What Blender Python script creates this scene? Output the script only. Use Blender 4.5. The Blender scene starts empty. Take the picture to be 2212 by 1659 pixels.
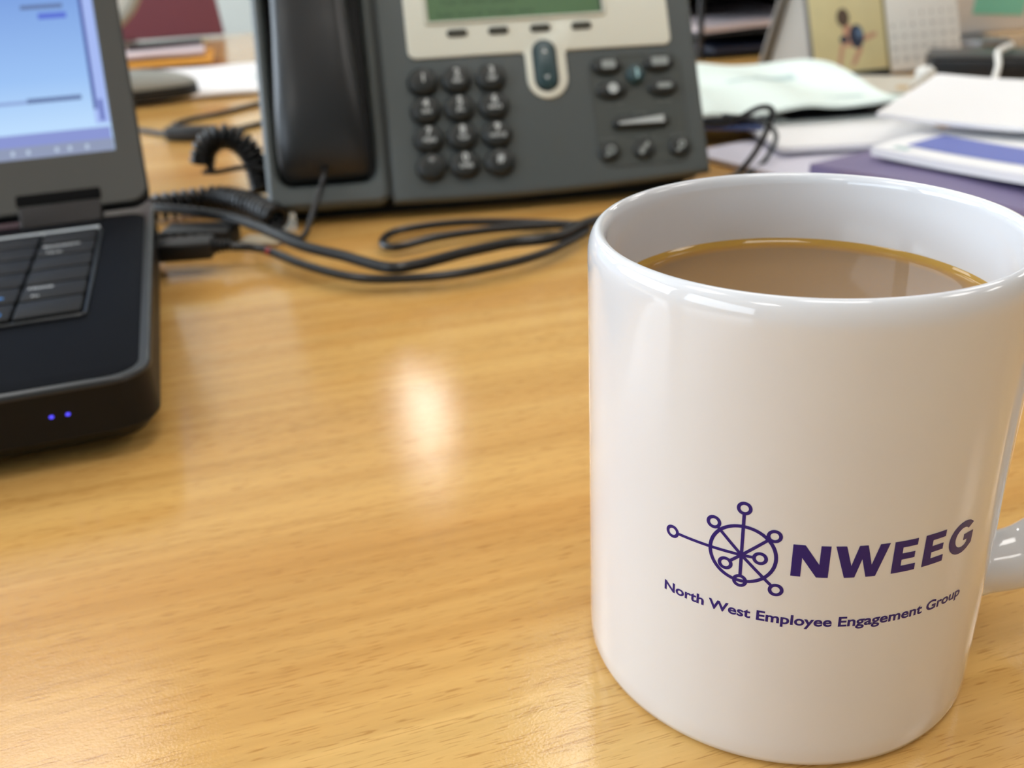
import bpy, bmesh, math, random
from mathutils import Matrix, Vector, noise
R = math.radians
scene = bpy.context.scene
C = scene.collection
random.seed(7)

# ------------------------------------------------------------------ camera, world, light, exposure
F_PX = 2030.94
PITCH, ROLL, CAM_H = 0.4567, -0.0500, 0.1486
fwd = Vector((0, math.cos(PITCH), -math.sin(PITCH)))
up0 = Vector((0, math.sin(PITCH), math.cos(PITCH)))
right = Vector((math.cos(ROLL), 0, 0)) + up0 * math.sin(ROLL)
up = up0 * math.cos(ROLL) - Vector((math.sin(ROLL), 0, 0))
cam = bpy.data.cameras.new('camera')
camo = bpy.data.objects.new('camera', cam)
C.objects.link(camo)
mw = Matrix((right, up, -fwd)).transposed().to_4x4()
mw.translation = Vector((0, 0, CAM_H))
camo.matrix_world = mw
cam.sensor_fit = 'HORIZONTAL'
cam.lens = 4.15
cam.sensor_width = 4.15 * 2212 / F_PX
cam.clip_start = 0.005
cam.clip_end = 50
cam.dof.use_dof = True
cam.dof.focus_distance = 0.168
cam.dof.aperture_fstop = 2.3
scene.camera = camo

world = bpy.data.worlds.new('world')
scene.world = world
world.use_nodes = True
bg = world.node_tree.nodes['Background']
bg.inputs[0].default_value = (0.70, 0.84, 1.0, 1)
bg.inputs[1].default_value = 1.0

WINDOW_W = 30.0      # daylight through the side windows, watts per metre
PANEL_E = 7.8        # ceiling panels
WINDOWS = [(-3.6, -0.6), (-0.2, 2.2), (2.6, 5.3)]     # y ranges of side windows; outer two added to light mug front and rear
for wy0, wy1 in WINDOWS:
    la = bpy.data.lights.new('window_daylight', 'AREA')
    la.shape = 'RECTANGLE'
    la.size, la.size_y = 1.2, wy1 - wy0 - .1
    la.energy = WINDOW_W * (wy1 - wy0) * (0.5 if wy1 < 0 else 1.0)    # window behind the camera halved to dim the mug's front
    la.color = (0.76, 0.88, 1.0)
    lo = bpy.data.objects.new('window_daylight', la)
    C.objects.link(lo)
    lo.location = (-2.97, (wy0 + wy1) / 2, 0.95)
    lo.rotation_euler = (0, R(-90), 0)

scene.view_settings.view_transform = 'Standard'
scene.view_settings.look = 'None'
scene.view_settings.gamma = 1
scene.view_settings.use_curve_mapping = False
scene.view_settings.exposure = 0.0
try:
    cy = scene.cycles
    cy.max_bounces, cy.diffuse_bounces, cy.glossy_bounces, cy.transmission_bounces = 7, 5, 3, 3
    cy.use_adaptive_sampling = True; cy.adaptive_threshold = 0.06; cy.adaptive_min_samples = 16
    cy.caustics_reflective = cy.caustics_refractive = False
except AttributeError:
    pass

# ------------------------------------------------------------------ materials
def srgb(r, g, b):
    f = lambda c: ((c / 255 + 0.055) / 1.055) ** 2.4 if c > 10 else c / 255 / 12.92
    return (f(r), f(g), f(b), 1)
MATS = {}
def mat(name, col, rough=0.5, metal=0.0, spec=0.5, coat=0.0, var=0.0, vscale=40, bump=0.0, bscale=400, emit=0, sss=0.0):
    if name in MATS: return MATS[name]
    m = bpy.data.materials.new(name); m.use_nodes = True
    nt = m.node_tree; b = nt.nodes['Principled BSDF']
    b.inputs['Base Color'].default_value = col
    b.inputs['Roughness'].default_value = rough
    b.inputs['Metallic'].default_value = metal
    b.inputs['Specular IOR Level'].default_value = spec
    b.inputs['Coat Weight'].default_value = coat
    b.inputs['Coat Roughness'].default_value = 0.05
    if sss: 
        b.inputs['Subsurface Weight'].default_value = sss
        b.inputs['Subsurface Radius'].default_value = (0.002, 0.0015, 0.001)
    if emit:
        b.inputs['Emission Color'].default_value = col
        b.inputs['Emission Strength'].default_value = emit
    tc = nt.nodes.new('ShaderNodeTexCoord')
    if var:
        n = nt.nodes.new('ShaderNodeTexNoise'); n.inputs['Scale'].default_value = vscale; n.inputs['Detail'].default_value = 4
        nt.links.new(tc.outputs['Object'], n.inputs['Vector'])
        mx = nt.nodes.new('ShaderNodeMix'); mx.data_type = 'RGBA'
        mx.inputs[6].default_value = tuple(c * (1 - var) for c in col[:3]) + (1,)
        mx.inputs[7].default_value = tuple(min(1, c * (1 + var)) for c in col[:3]) + (1,)
        nt.links.new(n.outputs['Fac'], mx.inputs[0]); nt.links.new(mx.outputs[2], b.inputs['Base Color'])
    if bump:
        n = nt.nodes.new('ShaderNodeTexNoise'); n.inputs['Scale'].default_value = bscale; n.inputs['Detail'].default_value = 3
        nt.links.new(tc.outputs['Object'], n.inputs['Vector'])
        bp = nt.nodes.new('ShaderNodeBump'); bp.inputs['Strength'].default_value = bump; bp.inputs['Distance'].default_value = 0.001
        nt.links.new(n.outputs['Fac'], bp.inputs['Height']); nt.links.new(bp.outputs['Normal'], b.inputs['Normal'])
    MATS[name] = m
    return m
def emis(name, col, strength=1.0):
    if name in MATS: return MATS[name]
    m = bpy.data.materials.new(name); m.use_nodes = True
    nt = m.node_tree; nt.nodes.clear()
    e = nt.nodes.new('ShaderNodeEmission'); e.inputs[0].default_value = col; e.inputs[1].default_value = strength
    o = nt.nodes.new('ShaderNodeOutputMaterial'); nt.links.new(e.outputs[0], o.inputs[0])
    MATS[name] = m
    return m

def wood_material():
    m = bpy.data.materials.new('beech_laminate'); m.use_nodes = True
    nt = m.node_tree; N = nt.nodes; L = nt.links; b = N['Principled BSDF']
    tc = N.new('ShaderNodeTexCoord')
    def mapped(sx, sy, sz=1.0, loc=(0, 0, 0)):
        mp = N.new('ShaderNodeMapping'); mp.inputs['Scale'].default_value = (sx, sy, sz); mp.inputs['Location'].default_value = loc
        L.new(tc.outputs['Object'], mp.inputs['Vector']); return mp.outputs[0]
    def nz(vec, scale, detail=3, rough=0.5, dist=0.0):
        n = N.new('ShaderNodeTexNoise'); n.inputs['Scale'].default_value = scale; n.inputs['Detail'].default_value = detail
        n.inputs['Roughness'].default_value = rough; n.inputs['Distortion'].default_value = dist
        L.new(vec, n.inputs['Vector']); return n.outputs['Fac']
    def ramp(f, stops):
        r = N.new('ShaderNodeValToRGB'); e = r.color_ramp.elements
        while len(e) < len(stops): e.new(0.5)
        for k, (p, c) in enumerate(stops): e[k].position = p; e[k].color = c
        L.new(f, r.inputs[0]); return r.outputs[0]
    def mul(a, b_, fac=1.0, mode='MULTIPLY'):
        x = N.new('ShaderNodeMix'); x.data_type = 'RGBA'; x.blend_type = mode; x.inputs[0].default_value = fac
        L.new(a, x.inputs[6]); L.new(b_, x.inputs[7]); return x.outputs[2]
    broad = nz(mapped(1.6, 34), 1.0, 4, 0.55, 0.15)
    base = ramp(broad, [(0.28, srgb(204, 152, 82)), (0.5, srgb(218, 171, 100)), (0.72, srgb(231, 189, 118))])
    fine = nz(mapped(5, 240), 1.0, 4, 0.6)
    fcol = ramp(fine, [(0.3, (0.86, 0.83, 0.78, 1)), (0.62, (1.03, 1.03, 1.03, 1))])
    col = mul(base, fcol, 0.8)
    pores = nz(mapped(150, 2600, 1, (3, 1, 0)), 1.0, 1, 0.4)
    pmask = nz(mapped(9, 60, 1, (7, 2, 0)), 1.0, 2)
    pm = N.new('ShaderNodeMath'); pm.operation = 'MULTIPLY_ADD'; L.new(pmask, pm.inputs[0]); pm.inputs[1].default_value = 0.20; L.new(pores, pm.inputs[2])
    pcol = ramp(pm.outputs[0], [(0.715, (1, 1, 1, 1)), (0.815, (0.70, 0.60, 0.49, 1))])
    col = mul(col, pcol, 0.9)
    L.new(col, b.inputs['Base Color'])
    b.inputs['Roughness'].default_value = 0.09
    b.inputs['Specular IOR Level'].default_value = 0.42
    # fine pebbled laminate finish that sparkles where a lamp is mirrored
    peb = nz(mapped(1500, 2100), 1.0, 2, 0.6)
    g = N.new('ShaderNodeMath'); g.operation = 'MULTIPLY_ADD'; L.new(fine, g.inputs[0]); g.inputs[1].default_value = 0.25; L.new(peb, g.inputs[2])
    bp = N.new('ShaderNodeBump'); bp.inputs['Strength'].default_value = 0.34; bp.inputs['Distance'].default_value = 0.00010
    L.new(g.outputs[0], bp.inputs['Height']); L.new(bp.outputs[0], b.inputs['Normal'])
    return m

# ------------------------------------------------------------------ mesh helpers
def add(name, geo, m, parent=None, M=None, smooth=True, angle=35):
    v, f = geo
    if M is not None: v = [M @ Vector(p) for p in v]
    me = bpy.data.meshes.new(name)
    me.from_pydata([tuple(p) for p in v], [], f)
    bm = bmesh.new(); bm.from_mesh(me); bmesh.ops.recalc_face_normals(bm, faces=bm.faces); bm.to_mesh(me); bm.free()
    if smooth:
        me.polygons.foreach_set('use_smooth', [True] * len(me.polygons))
        for p in me.polygons:
            if len(p.vertices) > 7: p.use_smooth = False      # flat caps stay flat
        me.set_sharp_from_angle(angle=R(angle))
    if isinstance(m, (list, tuple)):
        for k in m: me.materials.append(k)
    else: me.materials.append(m)
    o = bpy.data.objects.new(name, me); C.objects.link(o)
    if parent: o.parent = parent
    return o
def flat(name, geo, m, parent=None, M=None):
    """flat print: keep face orientation as given"""
    v, f = geo
    if M is not None: v = [M @ Vector(p) for p in v]
    me = bpy.data.meshes.new(name); me.from_pydata([tuple(p) for p in v], [], f)
    me.materials.append(m)
    o = bpy.data.objects.new(name, me); C.objects.link(o)
    if parent: o.parent = parent
    return o
def tag(o, label=None, cat=None, group=None, kind=None):
    if label: o['label'] = label
    if cat: o['category'] = cat
    if group: o['group'] = group
    if kind: o['kind'] = kind
    return o
def thing(name, label, cat, loc=(0, 0, 0), rz=0.0, group=None):
    o = bpy.data.objects.new(name, None); C.objects.link(o)
    o.empty_display_size = 0.02
    o.location = loc; o.rotation_euler = (0, 0, rz)
    return tag(o, label, cat, group)
def join(*geos):
    V, Fc = [], []
    for v, f in geos:
        k = len(V); V += [Vector(p) for p in v]; Fc += [tuple(i + k for i in q) for q in f]
    return V, Fc
def xf(geo, M): return [M @ Vector(p) for p in geo[0]], geo[1]
def rrect(x0, y0, x1, y1, r, n=6):
    r = min(r, (x1 - x0) / 2 - 1e-6, (y1 - y0) / 2 - 1e-6); P = []
    for cx, cy, a in ((x1 - r, y0 + r, -90), (x1 - r, y1 - r, 0), (x0 + r, y1 - r, 90), (x0 + r, y0 + r, 180)):
        for k in range(n + 1):
            t = R(a + 90 * k / n); P.append((cx + r * math.cos(t), cy + r * math.sin(t)))
    return P
def ell(cx, cy, a, b, n=24):
    return [(cx + a * math.cos(2 * math.pi * k / n), cy + b * math.sin(2 * math.pi * k / n)) for k in range(n)]
def offset(P, d):
    n = len(P); out = []
    for i in range(n):
        a, b, c = Vector(P[i - 1]), Vector(P[i]), Vector(P[(i + 1) % n])
        e1, e2 = (b - a), (c - b)
        if e1.length < 1e-9: e1 = e2
        if e2.length < 1e-9: e2 = e1
        e1 = e1.normalized(); e2 = e2.normalized()
        n1 = Vector((-e1.y, e1.x)); n2 = Vector((-e2.y, e2.x)); s = n1 + n2
        s = s / max(0.35, s.length_squared / 2) if s.length > 1e-6 else n1
        out.append((b.x + s.x * d, b.y + s.y * d))
    return out
def prism(P, z0, z1, bev=0.0, seg=3, bot=0.0):
    """ccw outline P extruded z0..z1, rounded on the upper edge by bev (and lower by bot)"""
    loops = []
    if bot: loops.append([(x, y, z0) for x, y in offset(P, bot)]); loops.append([(x, y, z0 + bot) for x, y in P])
    else: loops.append([(x, y, z0) for x, y in P])
    if bev:
        for k in range(seg + 1):
            t = math.pi / 2 * k / seg
            loops.append([(x, y, z1 - bev + bev * math.sin(t)) for x, y in offset(P, bev * (1 - math.cos(t)))])
    else: loops.append([(x, y, z1) for x, y in P])
    n = len(P); V = [p for l in loops for p in l]; Fc = []
    for k in range(len(loops) - 1):
        for i in range(n):
            j = (i + 1) % n; Fc.append((k * n + i, k * n + j, (k + 1) * n + j, (k + 1) * n + i))
    Fc.append(tuple(reversed(range(n)))); Fc.append(tuple((len(loops) - 1) * n + i for i in range(n)))
    return V, Fc
def ringprism(Po, Pi, z0, z1, bev=0.0):
    n = len(Po)
    L = [[(x, y, z0) for x, y in Po], [(x, y, z1 - bev) for x, y in Po], [(x, y, z1) for x, y in offset(Po, bev)],
         [(x, y, z1) for x, y in offset(Pi, -bev)], [(x, y, z1 - bev) for x, y in Pi], [(x, y, z0) for x, y in Pi]]
    V = [p for l in L for p in l]; Fc = []
    for k in range(6):
        k2 = (k + 1) % 6
        for i in range(n):
            j = (i + 1) % n; Fc.append((k * n + i, k * n + j, k2 * n + j, k2 * n + i))
    return V, Fc
def box(x0, y0, z0, x1, y1, z1, bev=0.0):
    bm = bmesh.new(); bmesh.ops.create_cube(bm, size=1)
    for v in bm.verts: v.co = Vector(((x0 + x1) / 2 + v.co.x * (x1 - x0), (y0 + y1) / 2 + v.co.y * (y1 - y0), (z0 + z1) / 2 + v.co.z * (z1 - z0)))
    if bev: bmesh.ops.bevel(bm, geom=list(bm.edges), offset=bev, segments=3, affect='EDGES', profile=0.5)
    bm.verts.index_update()
    g = ([v.co.copy() for v in bm.verts], [tuple(v.index for v in f.verts) for f in bm.faces]); bm.free(); return g
def lathe(prof, n=96, closed=False):
    V, Fc = [], []
    m = len(prof)
    for r, z in prof:
        for k in range(n):
            a = 2 * math.pi * k / n; V.append((r * math.cos(a), r * math.sin(a), z))
    for i in range(m - 1):
        for k in range(n):
            j = (k + 1) % n; Fc.append((i * n + k, i * n + j, (i + 1) * n + j, (i + 1) * n + k))
    Fc.append(tuple(reversed(range(n)))); Fc.append(tuple((m - 1) * n + k for k in range(n)))
    return V, Fc
def smooth_path(P, sub=8):
    P = [Vector(p) for p in P]; out = []
    for i in range(len(P) - 1):
        p0 = P[max(i - 1, 0)]; p1 = P[i]; p2 = P[i + 1]; p3 = P[min(i + 2, len(P) - 1)]
        for k in range(sub):
            t = k / sub
            out.append(0.5 * ((2 * p1) + (p2 - p0) * t + (2 * p0 - 5 * p1 + 4 * p2 - p3) * t * t + (3 * p1 - p0 - 3 * p2 + p3) * t ** 3))
    out.append(P[-1]); return out
def frames(P):
    T = [(P[min(i + 1, len(P) - 1)] - P[max(i - 1, 0)]).normalized() for i in range(len(P))]
    n = T[0].orthogonal().normalized(); Ns = []
    for t in T:
        n = (n - t * n.dot(t)).normalized(); Ns.append(n)
    return T, Ns
def tube(P, r, n=10, rad=None):
    T, Ns = frames(P); V, Fc = [], []
    for i, p in enumerate(P):
        b = T[i].cross(Ns[i]); rr = rad[i] if rad else r
        for k in range(n):
            a = 2 * math.pi * k / n; V.append(p + (Ns[i] * math.cos(a) + b * math.sin(a)) * rr)
    for i in range(len(P) - 1):
        for k in range(n):
            j = (k + 1) % n; Fc.append((i * n + k, i * n + j, (i + 1) * n + j, (i + 1) * n + k))
    Fc.append(tuple(reversed(range(n)))); Fc.append(tuple((len(P) - 1) * n + k for k in range(n)))
    return V, Fc
def coil(path, cr, wr, pitch, seg=14):
    P = smooth_path(path, 40); d = [0]
    for i in range(1, len(P)): d.append(d[-1] + (P[i] - P[i - 1]).length)
    T, Ns = frames(P); turns = d[-1] / pitch; H = []; n = int(turns * seg); j = 0
    for k in range(n + 1):
        s = d[-1] * k / n
        while j < len(d) - 2 and d[j + 1] < s: j += 1
        t = (s - d[j]) / max(1e-9, d[j + 1] - d[j]); p = P[j].lerp(P[j + 1], t); nn = Ns[j]; b = T[j].cross(nn); a = 2 * math.pi * turns * k / n
        H.append(p + (nn * math.cos(a) + b * math.sin(a)) * cr)
    return tube(H, wr, 6)
_tc = {}
def text_geo(s, size, bold=0.0, align='CENTER'):
    key = (s, size, bold, align)
    if key not in _tc:
        cu = bpy.data.curves.new('t', 'FONT'); cu.body = s; cu.size = 1.0; cu.offset = bold; cu.align_x = align; cu.resolution_u = 4
        ob = bpy.data.objects.new('t', cu); C.objects.link(ob)
        dg = bpy.context.evaluated_depsgraph_get(); me = bpy.data.meshes.new_from_object(ob.evaluated_get(dg))
        _tc[key] = ([v.co * size for v in me.vertices], [tuple(p.vertices) for p in me.polygons])
        bpy.data.objects.remove(ob); bpy.data.curves.remove(cu); bpy.data.meshes.remove(me)
    return _tc[key]
def T3(x, y, z): return Matrix.Translation((x, y, z))

# ------------------------------------------------------------------ room
wall_m = mat('wall_paint', srgb(214, 214, 205), 0.7, var=0.02, vscale=3)
ceil_m = mat('ceiling_tile', srgb(232, 231, 224), 0.8, var=0.02, vscale=30)
floor_m = mat('carpet', srgb(96, 98, 104), 0.95, var=0.2, vscale=300)
X0, X1, Y0, Y1, Z0, Z1 = -3.0, 6.5, -4.5, 5.6, -0.73, 1.90
tag(add('floor', box(X0, Y0, Z0 - .1, X1, Y1, Z0), floor_m, smooth=False), kind='structure')
ceiling = tag(add('ceiling', box(X0, Y0, Z1, X1, Y1, Z1 + .1), ceil_m, smooth=False), kind='structure')
tag(add('wall_back', box(X0, Y1, Z0, X1, Y1 + .1, Z1), wall_m, smooth=False), kind='structure')
tag(add('wall_front', box(X0, Y0 - .1, Z0, X1, Y0, Z1), wall_m, smooth=False), kind='structure')
tag(add('wall_right', box(X1, Y0, Z0, X1 + .1, Y1, Z1), mat('wall_paint_taupe', srgb(150, 146, 136), 0.7, var=0.02, vscale=3), smooth=False), kind='structure')  # unseen wall, darkened to cut bounce onto the mug's right side
wz0, wz1 = 0.30, 1.60
parts_ = [box(X0 - .1, Y0, Z0, X0, Y1, wz0), box(X0 - .1, Y0, wz1, X0, Y1, Z1)]
edges_ = [Y0] + [y for w in WINDOWS for y in w] + [Y1]
for k in range(0, len(edges_), 2): parts_.append(box(X0 - .1, edges_[k], wz0, X0, edges_[k + 1], wz1))
tag(add('wall_left', join(*parts_), wall_m, smooth=False), kind='structure')
glass = bpy.data.materials.new('window_glass'); glass.use_nodes = True
gb = glass.node_tree.nodes['Principled BSDF']; gb.inputs['Transmission Weight'].default_value = 1; gb.inputs['Roughness'].default_value = 0.0; gb.inputs['IOR'].default_value = 1.45
white_pvc = mat('white_frame', srgb(238, 238, 236), 0.4)
for wi, (wy0, wy1) in enumerate(WINDOWS):
    win = tag(add('window_%d' % (wi + 1), ringprism(rrect(wy0, wz0, wy1, wz1, .002, 1), rrect(wy0 + .05, wz0 + .05, wy1 - .05, wz1 - .05, .002, 1), -.03, .03), white_pvc, M=Matrix(((0, 0, 1, X0 - .06), (1, 0, 0, 0), (0, 1, 0, 0), (0, 0, 0, 1))), smooth=False), kind='structure')
    for k in range(3):
        a = wy0 + .05 + k * (wy1 - wy0 - .1) / 3; b_ = wy0 + .05 + (k + 1) * (wy1 - wy0 - .1) / 3
        add('pane', box(X0 - .065, a, wz0 + .05, X0 - .059, b_, wz1 - .05), glass, win, smooth=False)
        if k: add('mullion', box(X0 - .09, a - .02, wz0 + .05, X0 - .03, a + .02, wz1 - .05), white_pvc, win, smooth=False)
lamp_m = emis('lamp_diffuser', (1.0, 0.96, 0.905, 1), PANEL_E)
def ceiling_panel(x, y, sx=.58, sy=.58, m=None):
    p = add('light_panel', ringprism(rrect(x - sx / 2 - .02, y - sy / 2 - .02, x + sx / 2 + .02, y + sy / 2 + .02, .002, 1), rrect(x - sx / 2, y - sy / 2, x + sx / 2, y + sy / 2, .002, 1), Z1 - .02, Z1 + .001), white_pvc, ceiling, smooth=False)
    add('diffuser', box(x - sx / 2, y - sy / 2, Z1 - .008, x + sx / 2, y + sy / 2, Z1 - .001), m or lamp_m, p, smooth=False)
for py in (-1.70, 0.05, 1.80):
    for px in (-1.30, 0.32, 1.80):
        if px < 0 or py > 0: ceiling_panel(px, py)
for px in (-2.45, 1.60, 3.10):
    ceiling_panel(px, 3.60)  # rear panels added as fill, sited where their desk reflections stay hidden
for py in (0.05, 1.80):
    ceiling_panel(3.28, py)  # extra column added to brighten the mug's inner left and outer right
ceiling_panel(-0.42, 4.05, .12, .75, emis('lamp_tube', (1.0, 0.95, 0.88, 1), PANEL_E * 3.2))

# ------------------------------------------------------------------ desk
GR = R(16)
desk = thing('desk', 'beech-effect office desk that carries the mug, laptop and telephone', 'desk', (0.2, 0.62, Z0), GR)
wood = wood_material()
# desktop: local origin at desk centre, far edge about 1.02 m from the centre
dz = -Z0
add('desktop', prism(rrect(-1.9, -1.10, 1.5, 1.19, .02, 4), dz - .025, dz, .0015, 2), wood, desk, smooth=False)
edge = mat('edge_band', srgb(196, 142, 76), 0.45)
steel = mat('grey_steel', srgb(150, 152, 155), 0.4, 0.6)
for sx, sy in ((-1.8, -1.0), (1.4, -1.0), (-1.8, 1.05), (1.4, 1.05)):
    add('leg', box(sx - .03, sy - .03, 0, sx + .03, sy + .03, dz - .025, .004), steel, desk)
add('edge_strip', box(-1.88, -1.1025, dz - .025, 1.48, -1.1, dz - .001), edge, desk, smooth=False)

# ------------------------------------------------------------------ mug
MX, MY, MR, MH = 0.0565, 0.1689, 0.0410, 0.0958
mug = thing('mug', 'white glazed mug of milky coffee with a printed purple network logo', 'mug', (MX, MY, 0))
glaze = mat('white_glaze', srgb(226, 228, 233), 0.04, coat=0.4, spec=0.5)
prof = [(0.0001, .0022), (.030, .0022), (.0325, .0004), (.0345, 0), (.0385, 0), (.0398, .0003), (.0406, .0010), (MR, .0024)]
for k in range(1, 24): prof.append((MR, .0024 + (MH - .0052 - .0024) * k / 24))
for k in range(0, 9):
    t = math.pi / 2 * k / 8; prof.append((.0388 + (MR - .0388) * math.cos(t) ** 1.0, MH - .0050 + .0050 * math.sin(t)))
for k in range(1, 7):
    t = math.pi / 2 * k / 6; prof.append((.0388 - .0014 * math.sin(t), MH - .0022 + .0022 * math.cos(t)))
for k in range(1, 14): prof.append((.0374, MH - .0022 - (MH - .0022 - .014) * k / 13))
prof += [(.0365, .010), (.034, .0068), (.029, .0058), (.0001, .0055)]
add('body', lathe(prof, 160), glaze, mug, angle=50)
# handle: D-shaped loop pointing right, wide flat section flaring into the wall
hp = smooth_path([(.0385, 0, .0165), (.046, 0, .0165), (.056, 0, .0195), (.0655, 0, .0295), (.0695, 0, .044), (.068, 0, .059), (.060, 0, .0715), (.050, 0, .0760), (.0385, 0, .0765)], 8)
T_, N_ = frames(hp); V, Fc = [], []; nn = 20
for i, p in enumerate(hp):
    side = Vector((0, 1, 0)); nrm = T_[i].cross(side)
    e = min(i, len(hp) - 1 - i) / (len(hp) / 2); fl = 1 + 0.35 * max(0, 1 - e * 4.5)
    for k in range(nn):
        a = 2 * math.pi * k / nn
        V.append(p + side * .0072 * fl * math.copysign(abs(math.cos(a)) ** .8, math.cos(a)) + nrm * .0054 * fl * math.copysign(abs(math.sin(a)) ** .8, math.sin(a)))
for i in range(len(hp) - 1):
    for k in range(nn):
        j = (k + 1) % nn; Fc.append((i * nn + k, i * nn + j, (i + 1) * nn + j, (i + 1) * nn + k))
Fc += [tuple(range(nn)), tuple((len(hp) - 1) * nn + k for k in range(nn))]
add('handle', (V, Fc), glaze, mug, M=Matrix.Rotation(R(-2), 4, 'Z'), angle=60)
ink = mat('purple_print', srgb(34, 18, 118), 0.25, spec=0.4)
def wrap(geo):
    """bend flat millimetre artwork (x along the wall, y = height) around the mug"""
    v, f = geo
    bm = bmesh.new(); vs = [bm.verts.new((p[0], p[1], 0)) for p in v]
    for q in f:
        try: bm.faces.new([vs[i] for i in q])
        except ValueError: pass
    xs = [p[0] for p in v]; x = math.floor(min(xs))
    while x < max(xs):
        bmesh.ops.bisect_plane(bm, geom=bm.verts[:] + bm.edges[:] + bm.faces[:], plane_co=(x, 0, 0), plane_no=(1, 0, 0)); x += 0.6
    rr = MR * 1000 + 0.03; out = []
    bm.verts.index_update()
    for p in bm.verts:
        a = p.co.x / (MR * 1000) - math.pi / 2; out.append((rr * math.cos(a) / 1000, rr * math.sin(a) / 1000, p.co.y / 1000))
    fs = [tuple(w.index for w in q.verts) for q in bm.faces]; bm.free(); return out, fs
def ring2(cx, cy, ro, ri, n=40):
    V = [(cx + r * math.cos(2 * math.pi * k / n), cy + r * math.sin(2 * math.pi * k / n), 0) for r in (ro, ri) for k in range(n)]
    return V, [(k, (k + 1) % n, n + (k + 1) % n, n + k) for k in range(n)]
def bar2(ax, ay, bx, by, w):
    d = Vector((bx - ax, by - ay)).normalized(); s = Vector((-d.y, d.x)) * w / 2
    return [(ax + s.x, ay + s.y, 0), (ax - s.x, ay - s.y, 0), (bx - s.x, by - s.y, 0), (bx + s.x, by + s.y, 0)], [(0, 1, 2, 3)]
hub = (-18.98, 48.5)
nodes = [(-32.05, 48.75), (-24.15, 53.9), (-19.02, 58.08), (-13.72, 53.5), (-15.8, 48.5), (-21.7, 46.0), (-18.95, 43.0), (-12.75, 42.4)]
art = [ring2(-18.85, 48.72, 6.03, 5.37, 64), ring2(hub[0], hub[1], .5, .001, 16)]
for nx, ny in nodes:
    art.append(ring2(nx, ny, 1.34, .70))
    d = Vector((nx - hub[0], ny - hub[1])); e = d.normalized() * (d.length - 1.1)
    art.append(bar2(hub[0], hub[1], hub[0] + e.x, hub[1] + e.y, .60))
flat('printed_logo', wrap(join(*art)), ink, mug)
def poly(P): return [(x, y, 0) for x, y in P], [tuple(range(len(P)))]
b0, t0 = 45.85, 52.4
Nn = poly([(-10.6, b0), (-8.95, b0), (-8.95, 49.75), (-6.35, b0), (-4.4, b0), (-4.4, t0), (-6.05, t0), (-6.05, 48.55), (-8.6, t0), (-10.6, t0)])
Wp = poly([(-3.65, t0), (-1.85, t0), (-.72, 48.35), (.25, t0), (1.75, t0), (2.75, 48.35), (3.85, t0), (5.62, t0), (3.65, b0), (1.95, b0), (1.0, 49.6), (.05, b0), (-1.72, b0)])
def Ep(x): return poly([(x, b0), (x + 4.5, b0), (x + 4.5, b0 + 1.38), (x + 1.68, b0 + 1.38), (x + 1.68, 48.5), (x + 4.15, 48.5), (x + 4.15, 49.8), (x + 1.68, 49.8), (x + 1.68, t0 - 1.38), (x + 4.42, t0 - 1.38), (x + 4.42, t0), (x, t0)])
gc = (21.45, 49.05); ga = []
for k in range(0, 31):
    t = R(42 + (312 - 42) * k / 30); ga.append((gc[0] + 3.45 * math.cos(t), gc[1] + 3.45 * math.sin(t)))
ga += [(24.35, 46.95), (24.35, 49.55), (21.75, 49.55), (21.75, 48.25), (22.75, 48.25), (22.75, 47.65)]
for k in range(0, 25):
    t = R(300 - (300 - 46) * k / 24); ga.append((gc[0] + 1.85 * math.cos(t), gc[1] + 2.05 * math.sin(t)))
def tri(geo):
    bm = bmesh.new(); vs = [bm.verts.new(p) for p in geo[0]]
    for q in geo[1]: bm.faces.new([vs[i] for i in q])
    bm.normal_update(); bmesh.ops.triangulate(bm, faces=bm.faces[:], ngon_method='EAR_CLIP'); bm.verts.index_update()
    g = ([v.co.copy() for v in bm.verts], [tuple(v.index for v in f.verts) for f in bm.faces]); bm.free(); return g
flat('printed_letters', wrap(tri(join(Nn, Wp, Ep(6.45), Ep(12.4), poly(ga)))), ink, mug)
tg = text_geo('North West Employee Engagement Group', 1.0, 0.026, 'LEFT')
xs = [p.x for p in tg[0]]; x0_, x1_ = min(xs), max(xs); sx = 57.5 / (x1_ - x0_)
flat('printed_caption', wrap(([(-33.4 + (p.x - x0_) * sx, 35.3 + p.y * 2.95, 0) for p in tg[0]], tg[1])), ink, mug)
# coffee
cm = bpy.data.materials.new('milky_coffee'); cm.use_nodes = True; nt = cm.node_tree; cb = nt.nodes['Principled BSDF']
tc = nt.nodes.new('ShaderNodeTexCoord'); ln = nt.nodes.new('ShaderNodeVectorMath'); ln.operation = 'LENGTH'
mp = nt.nodes.new('ShaderNodeMapping'); mp.inputs['Scale'].default_value = (1, 1, 0)
nt.links.new(tc.outputs['Object'], mp.inputs[0]); nt.links.new(mp.outputs[0], ln.inputs[0])
mr = nt.nodes.new('ShaderNodeMapRange'); mr.inputs[1].default_value = .0330; mr.inputs[2].default_value = .0375
nt.links.new(ln.outputs['Value'], mr.inputs[0])
rp = nt.nodes.new('ShaderNodeValToRGB'); e = rp.color_ramp.elements
e[0].position = 0; e[0].color = srgb(136, 104, 62); e[1].position = 1; e[1].color = srgb(182, 144, 66)
k_ = e.new(0.55); k_.color = srgb(160, 116, 44)
nt.links.new(mr.outputs[0], rp.inputs[0]); nt.links.new(rp.outputs[0], cb.inputs['Base Color'])
cb.inputs['Roughness'].default_value = 0.04; cb.inputs['Specular IOR Level'].default_value = 0.35
coffee = add('coffee', lathe([(.0001, .078), (.0365, .078), (.03739, .0812), (.0369, .0806), (.0362, .08022), (.0350, .0801), (.033, .0800), (.020, .0800), (.0001, .0800)][::1], 128), cm, None, angle=80)
coffee.location = (MX, MY, 0)
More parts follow.
